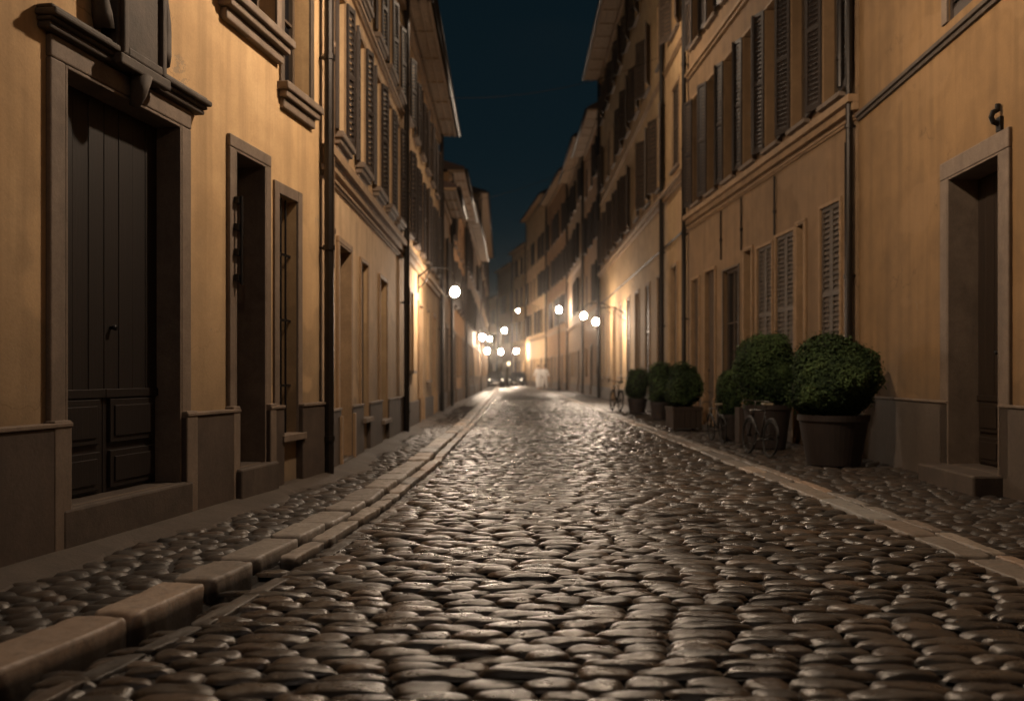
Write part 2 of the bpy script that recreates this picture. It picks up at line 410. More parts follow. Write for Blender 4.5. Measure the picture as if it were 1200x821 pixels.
# the ground everything stands on
mb = MB().quad((-400, -300, -.25), (400, -300, -.25), (400, 600, -.25), (-400, 600, -.25))
tag(mb.build('ground', M['mortar']), kind='structure')

def kerb(name, pl, off, half, y0, y1, z, drop, lo, hi, tone0=.35, tilt=.0016):
    ch = []; cur = []; y = y0
    while y < y1:
        L = random.uniform(lo, hi)
        if y > 30: L *= 1.5
        ym = y + L / 2; xa, xb = float(xat(pl, y)), float(xat(pl, y + L))
        v = Vector((xb - xa, L)).normalized()
        cx = (xa + xb) / 2 + off + random.gauss(0, .004)
        cur.append((cx, ym, L / 2 * .985 * math.hypot(1, (xb - xa) / L), half * random.uniform(.9, 1.08), z + random.gauss(0, .003), v.x, v.y, min(1, max(0, tone0 + random.gauss(0, .3)))))
        y += L
    a = np.array(cur); nr = a[:, 1] < 16
    for s_, nu, nv in ((nr, 37, 19), (~nr, 7, 6)):
        b_ = a[s_]
        if len(b_): ch.append(stones(b_[:, :2], b_[:, 5:7], b_[:, 2], b_[:, 3], b_[:, 4], drop, nu, nv, p=26, sq=18, tone=b_[:, 7], jit=.012, tilt=tilt, pw=.5 if nu > 20 else .34, wav=.0022))
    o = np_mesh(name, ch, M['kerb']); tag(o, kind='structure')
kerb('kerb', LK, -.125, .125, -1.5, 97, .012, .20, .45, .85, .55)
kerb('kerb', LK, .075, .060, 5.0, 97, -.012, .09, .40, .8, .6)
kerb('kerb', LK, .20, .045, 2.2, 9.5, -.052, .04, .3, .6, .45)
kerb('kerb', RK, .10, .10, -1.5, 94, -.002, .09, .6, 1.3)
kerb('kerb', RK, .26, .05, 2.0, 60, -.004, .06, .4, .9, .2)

# ---------------------------------------------------------------- buildings
class Bld:
    def __init__(s, P0, P1, side, label, base='building', cat='building'):
        s.P0, s.P1 = Vector(P0), Vector(P1); d = s.P1 - s.P0; s.L = d.length; s.u = d / s.L
        s.o = -1 if side == 'L' else 1        # local y of the street side
        s.root = empty(base, (P0[0], P0[1], 0), math.atan2(d.y, d.x), label, cat)
        s.side = side; s.open = []
    def s_at(s, x):       # column of the photo -> metres along this facade
        k = (x - HX) / F      # X = k*Y
        d = s.P1 - s.P0
        t = (k * s.P0.y - s.P0.x) / (d.x - k * d.y)
        return t * s.L
    def z_at(s, x, y):
        t = s.s_at(x) / s.L; Y = s.P0.y + (s.P1.y - s.P0.y) * t
        return CAMZ + (HY - y) * Y / F
    def bx(s, mb, s0, s1, d0, d1, z0, z1): mb.box(s0, s1, s.o * d0, s.o * d1, z0, z1)
    def part(s, name, mat, boxes, parent=None, bevel=0):
        mb = MB()
        for b_ in boxes: s.bx(mb, *b_)
        return mb.build(name, mat, parent or s.root, bevel=bevel)
    def wall(s, H, mat, depth=7.0):
        mb = MB(); ops = s.open
        ss = sorted({0, s.L, *[v for o_ in ops for v in o_[:2]]}); zs = sorted({-.1, H, *[v for o_ in ops for v in o_[2:4]]})
        for a, b_ in zip(ss, ss[1:]):
            for c, d in zip(zs, zs[1:]):
                ms, mz = (a + b_) / 2, (c + d) / 2
                if any(o_[0] < ms < o_[1] and o_[2] < mz < o_[3] for o_ in ops): continue
                mb.quad((a, 0, c), (b_, 0, c), (b_, 0, d), (a, 0, d))
        for a, b_, c, d, dep in ops:
            y = -s.o * dep
            mb.quad((a, 0, c), (a, y, c), (a, y, d), (a, 0, d)); mb.quad((b_, 0, c), (b_, y, c), (b_, y, d), (b_, 0, d))
            mb.quad((a, 0, d), (b_, 0, d), (b_, y, d), (a, y, d)); mb.quad((a, 0, c), (b_, 0, c), (b_, y, c), (a, y, c))
        D = -s.o * depth
        mb.quad((0, 0, -.1), (0, D, -.1), (0, D, H), (0, 0, H)); mb.quad((s.L, 0, -.1), (s.L, D, -.1), (s.L, D, H), (s.L, 0, H))
        mb.quad((0, D, -.1), (s.L, D, -.1), (s.L, D, H), (0, D, H)); mb.quad((0, 0, H), (s.L, 0, H), (s.L, D, H), (0, D, H))
        mb.build('wall', mat, s.root); s.H = H; s.depth = depth
    def plinth(s, h, d, mat, cap=None):
        cuts = sorted((o_[0], o_[1]) for o_ in s.open if o_[2] < h - .05); segs = []; a = 0
        for c in cuts:
            if c[0] > a + .02: segs.append((a, c[0]))
            a = c[1]
        if a < s.L: segs.append((a, s.L))
        for a, b_ in segs:
            s.part('plinth', mat, [(a + .001, b_ - .001, -.003, d, -.12, h)], bevel=.008)
            if cap: s.part('plinth_cap', cap, [(a + .001, b_ - .001, -.002, d + .012, h + .0015, h + .028)], bevel=.006)
    def course(s, z, hgt, d, mat, name='string_course', a=0, b_=None):
        b_ = s.L if b_ is None else b_
        s.part(name, mat, [(a, b_, -.002, d * .55, z, z + hgt * .5), (a, b_, -.002, d, z + hgt * .5 + .001, z + hgt)], bevel=.006)
    def eave(s, out=.55, slope=.5, gut=True, a=-.1, b_=None):
        b_ = s.L + .1 if b_ is None else b_
        H = s.H
        mb = MB()
        s.bx(mb, a, b_, -.05, out, H + .002, H + .05)
        for f in (.30, .62, .94): s.bx(mb, a, b_, out * f - .03, out * f, H - .03, H + .003)
        n = int((b_ - a) / 1.3)
        for i in range(n + 1):
            q = a + .1 + (b_ - a - .2) * i / max(n, 1)
            s.bx(mb, q - .02, q + .02, -.02, out - .04, H - .025, H + .004)
        s.bx(mb, a, b_, -.003, .10, H - .24, H - .115)
        mb.build('eave', M['soffit'], s.root)
        mb = MB(); D = s.depth / 2 if s.depth < 12 else 4; h0 = H + .055; h1 = h0 + (D + out) * slope
        for y0, z0, y1, z1 in ((out, h0, -D, h1), (-D, h1, -s.depth, h0)):
            mb.hexa([(a, s.o * y0, z0), (b_, s.o * y0, z0), (b_, s.o * y1, z1), (a, s.o * y1, z1),
                     (a, s.o * y0, z0 + .1), (b_, s.o * y0, z0 + .1), (b_, s.o * y1, z1 + .1), (a, s.o * y1, z1 + .1)])
        for e in (a, b_):   # gables
            n = len(mb.v); mb.v += [(e, s.o * out, h0), (e, -s.o * D, h1), (e, -s.o * s.depth, h0)]; mb.f.append((n, n + 1, n + 2))
        mb.build('roof', M['roof'], s.root)
        if gut:
            MB().tube([(a, s.o * (out + .06), H + .03), (b_, s.o * (out + .06), H + .03)], .065, 8).build('gutter', M['pipe'], s.root, smooth=True)
    def pipe(s, q, z0=.0, z1=None, r=.05, d=.09, mat=None, name='downpipe'):
        z1 = s.H if z1 is None else z1
        mb = MB().tube([(q, s.o * d, z0), (q, s.o * d, z1)], r, 10)
        z = z0 + .35
        while z < z1:
            mb.tube([(q, s.o * d, z), (q, s.o * d, z + .05)], r + .012, 10)
            s.bx(mb, q - .012, q + .012, -.01, d, z + .012, z + .038)
            z += 1.9
        return mb.build(name, mat or M['pipe'], s.root, smooth=False)

SH = {}
def shutter_mesh(w, h, slats, mat, o=-1, back=False):
    """hinged at local x=0, spans +x; front is -y/+y symmetric, thickness .04"""
    k = (round(w, 2), round(h, 2), slats, mat.name, o, back)
    if k in SH: return SH[k]
    mb = MB(); t = .018; st = min(.055, w * .16)
    mb.box(0, st, -t, t, 0, h); mb.box(w - st, w, -t, t, 0, h)
    for z0, z1 in ((0, .09), (h * .48, h * .48 + .06), (h - .06, h)): mb.box(st, w - st, -t, t, z0, z1)
    for (za, zb) in ((.09, h * .48), (h * .48 + .06, h - .06)):
        n = max(3, int(slats * (zb - za) / h))
        for i in range(n):
            z = za + (zb - za) * (i + .5) / n; hh = (zb - za) / n * .52
            ya, yb = o * t * .95, -o * t * .7
            mb.hexa([(st, ya, z - hh), (w - st, ya, z - hh), (w - st, ya - o * .006, z - hh), (st, ya - o * .006, z - hh),
                     (st, yb, z + hh), (w - st, yb, z + hh), (w - st, yb - o * .006, z + hh), (st, yb - o * .006, z + hh)])
        if back: mb.box(st, w - st, -o * t * .99, -o * t * .99 + .002, za, zb)
    me = bpy.data.meshes.new('shutter'); me.from_pydata(mb.v, [], mb.f); me.update(); me.materials.append(mat)
    SH[k] = me; return me
def window(b, s0, s1, z0, z1, dep=.2, sur=.0, sill=True, shut=None, smat='shutter', ang=8, slats=26, lintel=False, mull=True, surmat='trim', big_sill=0, shp=1.0):
    """opening is appended before wall() is called; call window() after wall()"""
    o = b.o; w = s1 - s0; h = z1 - z0
    mb = MB(); fr = .05 if w > .5 else .035; y0, y1 = -dep + .005, -dep + .055
    for q in ((s0, s0 + fr, z0, z1), (s1 - fr, s1, z0, z1), (s0 + fr, s1 - fr, z0, z0 + fr), (s0 + fr, s1 - fr, z1 - fr, z1)):
        b.bx(mb, q[0] + .001, q[1] - .001, y0, y1, q[2] + .001, q[3] - .001)
    if mull:
        b.bx(mb, (s0 + s1) / 2 - .025, (s0 + s1) / 2 + .025, y0, y1 + .006, z0 + fr, z1 - fr)
        for f in (.33, .66): b.bx(mb, s0 + fr, s1 - fr, y0 + .005, y1 - .008, z0 + h * f - .012, z0 + h * f + .012)
    win = mb.build('window', M['frame'], b.root)
    mb = MB(); mb.quad((s0, -o * (dep - .015), z0), (s1, -o * (dep - .015), z0), (s1, -o * (dep - .015), z1), (s0, -o * (dep - .015), z1))
    mb.build('pane', M['glass'], win)
    if sur:
        b.part('surround', M[surmat], [(s0 - sur, s0, -.001, .025, z0, z1 + sur), (s1, s1 + sur, -.001, .025, z0, z1 + sur), (s0 + .001, s1 - .001, -.001, .024, z1, z1 + sur)], win, bevel=.004)
    if sill:
        if big_sill:
            b.part('sill', M['stone'], [(s0 - .12, s1 + .12, -.15, big_sill, z0 - .07, z0 + .0), (s0 - .09, s1 + .09, -.002, big_sill * .75, z0 - .13, z0 - .071), (s0 - .06, s1 + .06, -.002, big_sill * .4, z0 - .22, z0 - .131)], win, bevel=.01)
        else:
            b.part('sill', M['stone'], [(s0 - .05, s1 + .05, -.12, .09, z0 - .06, z0 + .002)], win, bevel=.006)
    if shut:
        hw = w / 2 - .006
        for k in (0, 1):
            me = shutter_mesh(hw * shp, h, slats, M[smat], o if shut == 'closed' else -o * (1 if k == 0 else -1), shut == 'closed')
            c = link_mesh('shutter', me, win)
            base = s0 if k == 0 else s1
            if shut == 'open':
                a = R(180 - (ang + random.uniform(-4, 10)))          # swung nearly flat to the wall
                c.location = (base, o * .035, z0)
                rz = (a if k == 0 else math.pi - a) * o
                c.rotation_euler = (0, 0, rz)
            elif shut == 'closed':
                c.location = (s0 + .004 if k == 0 else s1 - hw - .004, -.028 * o, z0)
    return win
def grid(b, cols, rows, w, dep=.2, pre=True, **kw):
    if pre:
        for z0, z1 in rows:
            for c in cols: b.open.append((c - w / 2, c + w / 2, z0, z1, dep))
    else:
        for z0, z1 in rows:
            for c in cols:
                k2 = dict(kw)
                if 'shuts' in k2:
                    k2['shut'] = random.choice(k2.pop('shuts'))
                window(b, c - w / 2, c + w / 2, z0, z1, dep, **k2)
def door(b, s0, s1, z0, z1, dep, mat, leaves=2, sur=.0, surmat='stone', step=0, panels=True, base=True):
    mb = MB(); w = s1 - s0; n = leaves; lw = w / n; y = -dep
    d = None
    for i in range(n):
        a, c = s0 + lw * i + .004, s0 + lw * (i + 1) - .004
        nb = max(2, int(lw / .13)); lo = .62 if panels else 0
        for k in range(nb):
            q0 = a + (c - a) * k / nb; q1 = a + (c - a) * (k + 1) / nb
            b.bx(mb, q0 + .002, q1 - .002, y + .002, y + .04 + .003 * (k % 2), z0 + lo + .04, z1 - .02)
        b.bx(mb, a, c, y + .001, y + .03, z0 + .006, z1 - .001)
        if panels:
            for f0, f1 in ((.03, .27), (.32, .60)):
                b.bx(mb, a + .05, c - .05, y + .02, y + .052, z0 + f0, z0 + f1)
                b.bx(mb, a + .09, c - .09, y + .02, y + .062, z0 + f0 + .04, z0 + f1 - .04)
            b.bx(mb, a, c, y + .02, y + .056, z0 + lo - .01, z0 + lo + .045)
    dr = mb.build('door', mat, b.root, bevel=.004)
    hx_ = (s0 + s1) / 2 + (.07 if n == 2 else w * .35)
    mb = MB().tube([(hx_, b.o * (y + .04), z0 + 1.06), (hx_, b.o * (y + .08), z0 + 1.06)], .013, 10, rr=[.010, .02])
    mb.build('handle', M['iron'], dr, smooth=True)
    if sur:
        b.part('door_frame', M[surmat], [(s0 - sur, s0, -.001, .035, z0 - .02, z1), (s1, s1 + sur, -.001, .035, z0 - .02, z1), (s0 - sur, s1 + sur, -.001, .037, z1 + .001, z1 + sur),
                                       ] + ([(s0 - sur - .02, s0 - .0015, -.001, .075, z0 - .3, z0 + .5), (s1 + .0015, s1 + sur + .02, -.001, .075, z0 - .3, z0 + .5)] if base else []), dr, bevel=.01)
        # stone lining of the reveal
        b.part('door_jamb', M[surmat], [(s0, s0 + .02, -dep + .001, .033, z0, z1 - .001), (s1 - .02, s1, -dep + .001, .033, z0, z1 - .001), (s0 + .021, s1 - .021, -dep + .001, .032, z1 - .02, z1 - .001)], dr, bevel=.004)
    if step:
        b.part('doorstep', M['step'], [(s0 + .001, s1 - .001, -dep, .002, -.05, z0 + .004), (s0 - .08, s1 + .08, .001, step + .02, -.05, z0 + .004)], dr, bevel=.018)
    return dr

# ----- left 1: the near house with the pedimented portal
P = lambda x, y, Y=None: ((x - HX) / (y - HY), F / (y - HY))
L1a = (-3.66, -1.8); L1b = (-1.92, 9.0)
b = Bld(L1a, L1b, 'L', 'ochre plaster house with a stone portal under a carved tablet, left of the street', 'house', 'house')
sx = b.s_at
d1 = (sx(71), sx(208), .25, 2.76); d2 = (sx(272), sx(308), .26, 2.80); w3 = (sx(325), sx(347), .47, 2.62)
u1 = (sx(262), sx(322), 3.98, 6.1); u2 = (sx(331), sx(362), 3.62, 5.9)
extra = [(sx(-160) - .0, sx(-160) + .9, 3.98, 6.1), (sx(60), sx(60) + 1.0, 4.6, 6.3)]
for q, dep in ((d1, .21), (d2, .32), (w3, .22), (u1, .2), (u2, .2)): b.open.append((*q, dep))
for q in extra: b.open.append((*q, .2))
b.wall(7.6, M['ochreA'])
b.plinth(.71, .07, M['plinth'], M['stone'])
dr = door(b, *d1, .19, M['door'], 2, .13, 'stone', .06)
# cornice and tablet over the portal
s0, s1 = d1[0], d1[1]; mid = (s0 + s1) / 2
for c0, c1 in ((s0 - .20, mid - .262), (mid + .262, s1 + .24)):
    b.part('cornice', M['darkstone'], [(c0, c1, -.001, .08, 2.893, 2.93), (c0 - .01, c1 + .01, -.001, .10, 2.931, 2.955), (c0 - .02, c1 + .02, -.001, .13, 2.956, 2.995), (c0 - .01, c1 + .01, -.001, .10, 2.996, 3.02)], dr, bevel=.012)
b.part('tablet', M['darkstone'], [(mid - .26, mid + .26, -.001, .12, 2.90, 3.70), (mid - .31, mid + .31, -.001, .17, 3.701, 3.80), (mid - .28, mid + .28, .10, .155, 2.88, 2.95),
    (mid - .24, mid - .19, .11, .150, 2.951, 3.66), (mid + .19, mid + .24, .11, .150, 2.951, 3.66), (mid - .19, mid + .19, .11, .149, 3.60, 3.66), (mid - .19, mid + .19, .11, .149, 2.951, 3.01)], dr, bevel=.012)
for sg in (-1, 1):      # scrolls either side of the tablet
    mb = MB(); pts = [(mid + sg * (.31 + .05 * math.sin(t * 3.1)), b.o * .06, 3.08 + .55 * t) for t in np.linspace(0, 1, 8)]
    mb.tube(pts, .05, 8, rr=[.06, .06, .05, .045, .04, .035, .035, .04])
    mb.build('scroll', M['darkstone'], dr, smooth=True)
mb = MB(); mb.tube([(mid, b.o * .06, 2.70), (mid, b.o * .09, 2.78), (mid, b.o * .11, 2.90)], .06, 10, rr=[.03, .05, .07])
mb.build('keystone', M['darkstone'], dr, smooth=True)
door(b, *d2, .30, M['doorR'], 1, .10, 'stone', .10)
mb = MB()   # iron latch and hinges on the near jamb
for z in (1.75, 1.95, 2.15, 2.36): b.bx(mb, d2[0] - .05, d2[0] + .035, .04, .075, z, z + .05)
mb.tube([(d2[0] - .01, b.o * .085, 1.72), (d2[0] - .01, b.o * .085, 2.42)], .013, 8)
mb.build('hinge', M['iron'], b.root)
w_ = window(b, *w3, .22, sur=.10, surmat='stone', sill=True, mull=False)
mb = MB()
for k in range(3): q = w3[0] + (w3[1] - w3[0]) * (k + 1) / 4; mb.tube([(q, -b.o * .06, w3[2]), (q, -b.o * .06, w3[3])], .011, 6)
for z in (.9, 1.5, 2.1): b.bx(mb, w3[0], w3[1], -.068, -.052, z, z + .02)
mb.build('window_bars', M['iron'], w_)
window(b, *u1, .2, sur=.10, big_sill=.15, surmat='stone')
window(b, *u2, .2, sur=.08, big_sill=.11, surmat='shutterL')
for q in extra: window(b, *q, .2, sur=.10, big_sill=.15, surmat='stone')
b.eave(.5)
b.pipe(sx(374.5), 0, None, .05, .10)
b.pipe(sx(374.5) + .2, 2.1, None, .026, .06, M['pipeL'], 'conduit')

# ----- left 2
b = Bld((-1.918, 9.02), (-1.94, 15.7), 'L', 'tall ochre house with moulded string course and narrow dark doorway, next after the portal house', 'house', 'house')
sx = b.s_at
d1 = (sx(395), sx(409), .06, 2.46); w1 = (sx(422), sx(430), .46, 2.45); w2 = (sx(444.5), sx(452.5), .35, 2.42)
for q, dep in ((d1, .3), (w1, .10), (w2, .2)): b.open.append((*q, dep))
cols = [.95, 2.35, 3.75, 5.0, 6.1]; rows = [(3.62, 5.25), (5.75, 7.0)]
grid(b, cols, rows, .55)
b.wall(7.6, M['ochreB'])
b.plinth(.62, .05, M['plinth'], M['stone'])
door(b, *d1, .28, M['doorR'], 1, .07, 'trim', .04)
window(b, *w1, .10, sur=.05, sill=True, mull=False, surmat='trim'); window(b, *w2, .2, sur=.06, sill=True, surmat='trim')
b.course(3.14, .20, .12, M['trim']); b.course(3.02, .06, .05, M['trim'])
b.course(5.5, .10, .07, M['trim'])
grid(b, cols, rows, .55, pre=False, sur=.06, shut='open', smat='shutterD', ang=8, slats=24, big_sill=.12, shp=.8)
b.eave(.5); b.pipe(b.L - .05, 0, None, .05, .1)
# ----- left 3
b = Bld((-1.935, 15.72), (-2.02, 24.6), 'L', 'pale cream fronted house behind the dark downpipe, just before the bright hanging globe lamp', 'house', 'house')
sx = b.s_at
ops = [(1.3, 1.85, 1.1, 2.6), (3.0, 3.8, .05, 2.5), (5.0, 5.6, .9, 2.5), (6.8, 7.6, .05, 2.5)]
for q in ops: b.open.append((*q, .2))
cols = [.9, 2.3, 3.7, 5.1, 6.5, 7.9]
grid(b, cols, rows, .6)
b.wall(7.6, M['ochreC'])
b.plinth(.5, .04, M['plinth'])
for i, q in enumerate(ops):
    if q[2] > .5: window(b, *q, .2, sur=.06, mull=False)
    else: door(b, *q, .2, M['doorR'], 1, .07, 'trim', .05, panels=False)
b.course(3.1, .2, .13, M['trim'])
grid(b, cols, rows, .6, pre=False, shut='open', smat='shutterD', ang=10, slats=20, shp=.85, sill=True)
b.eave(.5); b.pipe(b.L - .1, 0, None, .05, .1); b.pipe(.15, 3.4, None, .04, .08)

def generic(P0, P1, side, H, mat, label, rows, step, w, ground=(0.05, 2.5), gw=.9, ang=15, smat='shutterD', shuts=('open', 'open', 'closed'), courses=(), out=.5, slats=12, depth=7.0, cmat='trim', pl=.5, pipes=True, slope=.5):
    b = Bld(P0, P1, side, label, 'house', 'house')
    n = max(2, int(b.L / step)); cols = [b.L * (i + .5) / n for i in range(n)]
    grid(b, cols, rows, w)
    gops = []
    for i, c in enumerate(cols):
        if i % 3 == 1: gops.append((c - gw / 2, c + gw / 2, .05, ground[1], 'd'))
        else: gops.append((c - w / 2, c + w / 2, 1.0, ground[1], 'w'))
    for q in gops: b.open.append((*q[:4], .2))
    b.wall(H, mat, depth); b.plinth(pl, .05, M['plinth'])
    for q in gops:
        if q[4] == 'd': door(b, *q[:4], .19, M['doorR'], 1, .1, 'stone', .05, panels=False)
        else: window(b, *q[:4], .2, sur=.07, mull=True, shut=random.choice([None, 'closed']), smat=smat, slats=slats)
    for z, hh, dd in courses: b.course(z, hh, dd, M[cmat])
    grid(b, cols, rows, w, pre=False, shuts=shuts, smat=smat, ang=ang, slats=slats)
    b.eave(out, slope)
    if pipes: b.pipe(b.L - .08, 0, None, .055, .1); b.pipe(.3, 0, None, .045, .09)
    return b
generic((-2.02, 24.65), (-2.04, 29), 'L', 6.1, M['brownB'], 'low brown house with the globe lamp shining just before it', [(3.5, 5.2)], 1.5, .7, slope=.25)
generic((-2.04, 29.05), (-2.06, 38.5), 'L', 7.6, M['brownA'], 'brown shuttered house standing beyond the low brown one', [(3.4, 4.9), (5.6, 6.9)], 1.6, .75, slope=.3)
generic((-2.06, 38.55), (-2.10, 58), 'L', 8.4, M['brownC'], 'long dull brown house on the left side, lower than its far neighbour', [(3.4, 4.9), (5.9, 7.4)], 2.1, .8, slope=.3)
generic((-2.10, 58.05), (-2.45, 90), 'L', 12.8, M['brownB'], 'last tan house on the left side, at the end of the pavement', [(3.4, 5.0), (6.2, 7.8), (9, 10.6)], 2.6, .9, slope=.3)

# ----- right 1
b = Bld((3.50, -4.0), (4.38, 11.3), 'R', 'plain orange plaster house with a stone framed doorway, right edge of the picture', 'house', 'house')
sx = b.s_at
d1 = (sx(1175), sx(1114), .15, 2.90); w1 = (sx(1180), sx(1112), 4.42, 6.3)
w2 = (w1[0] - 3.2, w1[1] - 3.2, 4.42, 6.3); w0 = (w1[0] - 6.4, w1[1] - 6.4, 4.42, 6.3); g2 = (w1[0] - 3.2, w1[1] - 3.3, 1.2, 2.8)
for q, dep in ((d1, .3), (w1, .2), (w2, .2), (w0, .2), (g2, .2)): b.open.append((*q, dep))
b.wall(11.5, M['orange'])
b.plinth(.73, .035, M['plinthR'], M['stone'])
dr = door(b, *d1, .29, M['doorR'], 2, .17, 'stone', .26, base=False)
for q in (w1, w2, w0, ): window(b, *q, .2, sur=.12, surmat='stone', shut='closed', smat='shutterD', sill=False, slats=30)
window(b, *g2, .2, sur=.12, surmat='stone')
b.course(4.20, .09, .06, M['darkstone'])
# iron hook above the doorway
hx_ = d1[0] + .02
mb = MB().tube([(hx_, b.o * .02, 3.14), (hx_, b.o * .07, 3.16), (hx_, b.o * .085, 3.20), (hx_, b.o * .07, 3.245), (hx_, b.o * .035, 3.26), (hx_, b.o * .03, 3.31)], .024, 8)
b.bx(mb, hx_ - .04, hx_ + .04, .0, .03, 3.08, 3.2)
mb.build('hook', M['iron'], dr)
b.eave(.6)
b.pipe(sx(1003.5), 0, None, .045, .09)
# ----- right 2
b = Bld((4.382, 11.32), (3.95, 20.2), 'R', 'ochre house with a crowded row of dark louvred shutters above the potted shrubs', 'house', 'house')
sx = b.s_at
def sp(x0, x1, z0, z1): return (sx(x0), sx(x1), z0, z1)
g = [(*sp(985, 962, .95, 3.32), 'closed'), (*sp(944, 935, .05, 3.25), 'dark'), (*sp(931, 910, .9, 3.2), 'closed'), (*sp(905, 888, .9, 3.15), 'closed'),
     (*sp(882, 873, .05, 3.22), 'dark'), (*sp(866, 848, .05, 3.0), 'shop'), (*sp(839, 827, .05, 3.15), 'door'), (*sp(820, 811, .05, 3.1), 'door')]
for q in g: b.open.append((*q[:4], .22 if q[4] == 'dark' else .10 if q[4] == 'closed' else .12))
rows = [(4.72, 7.05), (8.2, 10.3), (11.5, 13.2)]
cols = [.75 + 1.17 * i for i in range(7)]
cols = [.78, 2.0, 3.2, 4.4, 5.6, 6.8, 8.0]
grid(b, cols, rows, .66)
b.wall(14.2, M['brownB'])
b.plinth(.5, .03, M['plinthR'])
for q in g:
    if q[4] == 'closed': window(b, *q[:4], .10, sur=.05, surmat='trim', shut='closed', smat='shutterL', slats=34, sill=True)
    elif q[4] == 'dark':
        door(b, *q[:4], .20, M['doorR'], 1, .05, 'trim', 0, panels=False)
    elif q[4] == 'shop': window(b, *q[:4], .12, sur=.04, surmat='frame', mull=True, sill=False)
    else: door(b, *q[:4], .10, M['shutter'], 1, .04, 'trim', 0, panels=True)
b.course(4.36, .20, .14, M['trim']); b.course(4.24, .06, .05, M['trim'])
b.course(7.6, .12, .1, M['trim'])
grid(b, cols, rows, .66, pre=False, sur=.05, shut='open', smat='shutterD', ang=13, slats=34, sill=True)
b.eave(.6)
b.pipe(.22, 0, 4.0, .03, .06, name='conduit'); b.pipe(.35, 4.75, None, .045, .09)
for q in (3.05, 4.8, 6.1): b.pipe(q, 3.25, 4.2, .018, .03, name='conduit')
b.pipe(b.L - .1, 0, None, .055, .1)
# ----- right 3
b = Bld((3.948, 20.22), (4.08, 41.2), 'R', 'cream house brightly lit by the two hanging globes, with a wide pale eave', 'house', 'house')
gcols = [1.6 + 2.25 * i for i in range(9)]
for i, c in enumerate(gcols): b.open.append((c - .4, c + .4, .95 if i % 3 else .05, 3.65, .12))
rows = [(6.0, 8.0), (9.3, 11.0), (12.3, 13.6)]; cols = [1.4 + 2.28 * i for i in range(9)]
grid(b, cols, rows, .95)
b.wall(14.6, M['ochreC'])
b.plinth(.5, .04, M['plinthR'])
for i, c in enumerate(gcols):
    if i % 3: window(b, c - .4, c + .4, .95, 3.65, .12, sur=.07, shut='closed', smat='shutterL' if i % 2 else 'shutter', slats=20)
    else: door(b, c - .4, c + .4, .05, 3.65, .12, M['doorR'], 1, .07, 'trim', .05)
b.course(5.45, .22, .16, M['trim']); b.course(8.7, .1, .08, M['trim'])
grid(b, cols, rows, .95, pre=False, sur=.08, shuts=('open', 'open', 'open', 'closed'), smat='shutter', ang=18, slats=18)
b.eave(.75)
MB().tube([(.1, b.o * .04, 4.3), (b.L - .1, b.o * .04, 4.25)], .025, 6).build('cable', M['shutterD'], b.root)
b.pipe(2.95, 0, None, .06, .1); b.pipe(b.L - .1, 0, None, .06, .1)

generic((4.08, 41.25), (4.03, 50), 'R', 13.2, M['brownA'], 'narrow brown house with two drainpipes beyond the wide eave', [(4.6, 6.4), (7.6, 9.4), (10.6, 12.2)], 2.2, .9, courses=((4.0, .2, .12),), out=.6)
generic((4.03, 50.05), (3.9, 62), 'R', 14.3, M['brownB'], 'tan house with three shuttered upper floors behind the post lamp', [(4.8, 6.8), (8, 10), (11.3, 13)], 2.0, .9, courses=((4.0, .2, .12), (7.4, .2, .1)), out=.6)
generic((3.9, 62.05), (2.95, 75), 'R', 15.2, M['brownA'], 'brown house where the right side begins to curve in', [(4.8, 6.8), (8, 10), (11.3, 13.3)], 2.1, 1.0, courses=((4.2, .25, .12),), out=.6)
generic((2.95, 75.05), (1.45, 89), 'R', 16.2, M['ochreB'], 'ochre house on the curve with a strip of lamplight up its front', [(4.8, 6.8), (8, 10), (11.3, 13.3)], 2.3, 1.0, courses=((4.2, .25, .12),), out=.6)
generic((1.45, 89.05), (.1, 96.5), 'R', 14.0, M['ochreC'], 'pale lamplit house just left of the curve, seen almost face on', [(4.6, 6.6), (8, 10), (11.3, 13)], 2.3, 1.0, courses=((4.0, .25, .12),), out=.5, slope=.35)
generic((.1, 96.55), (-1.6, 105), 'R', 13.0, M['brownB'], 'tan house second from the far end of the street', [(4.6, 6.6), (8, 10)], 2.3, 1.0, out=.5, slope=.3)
generic((-1.6, 105.05), (-4.6, 119), 'R', 10.2, M['brownC'], 'low dark roofed house closing the far end of the street', [(4.2, 6.0), (7.2, 8.9)], 2.6, 1.0, out=.5, slope=.3)

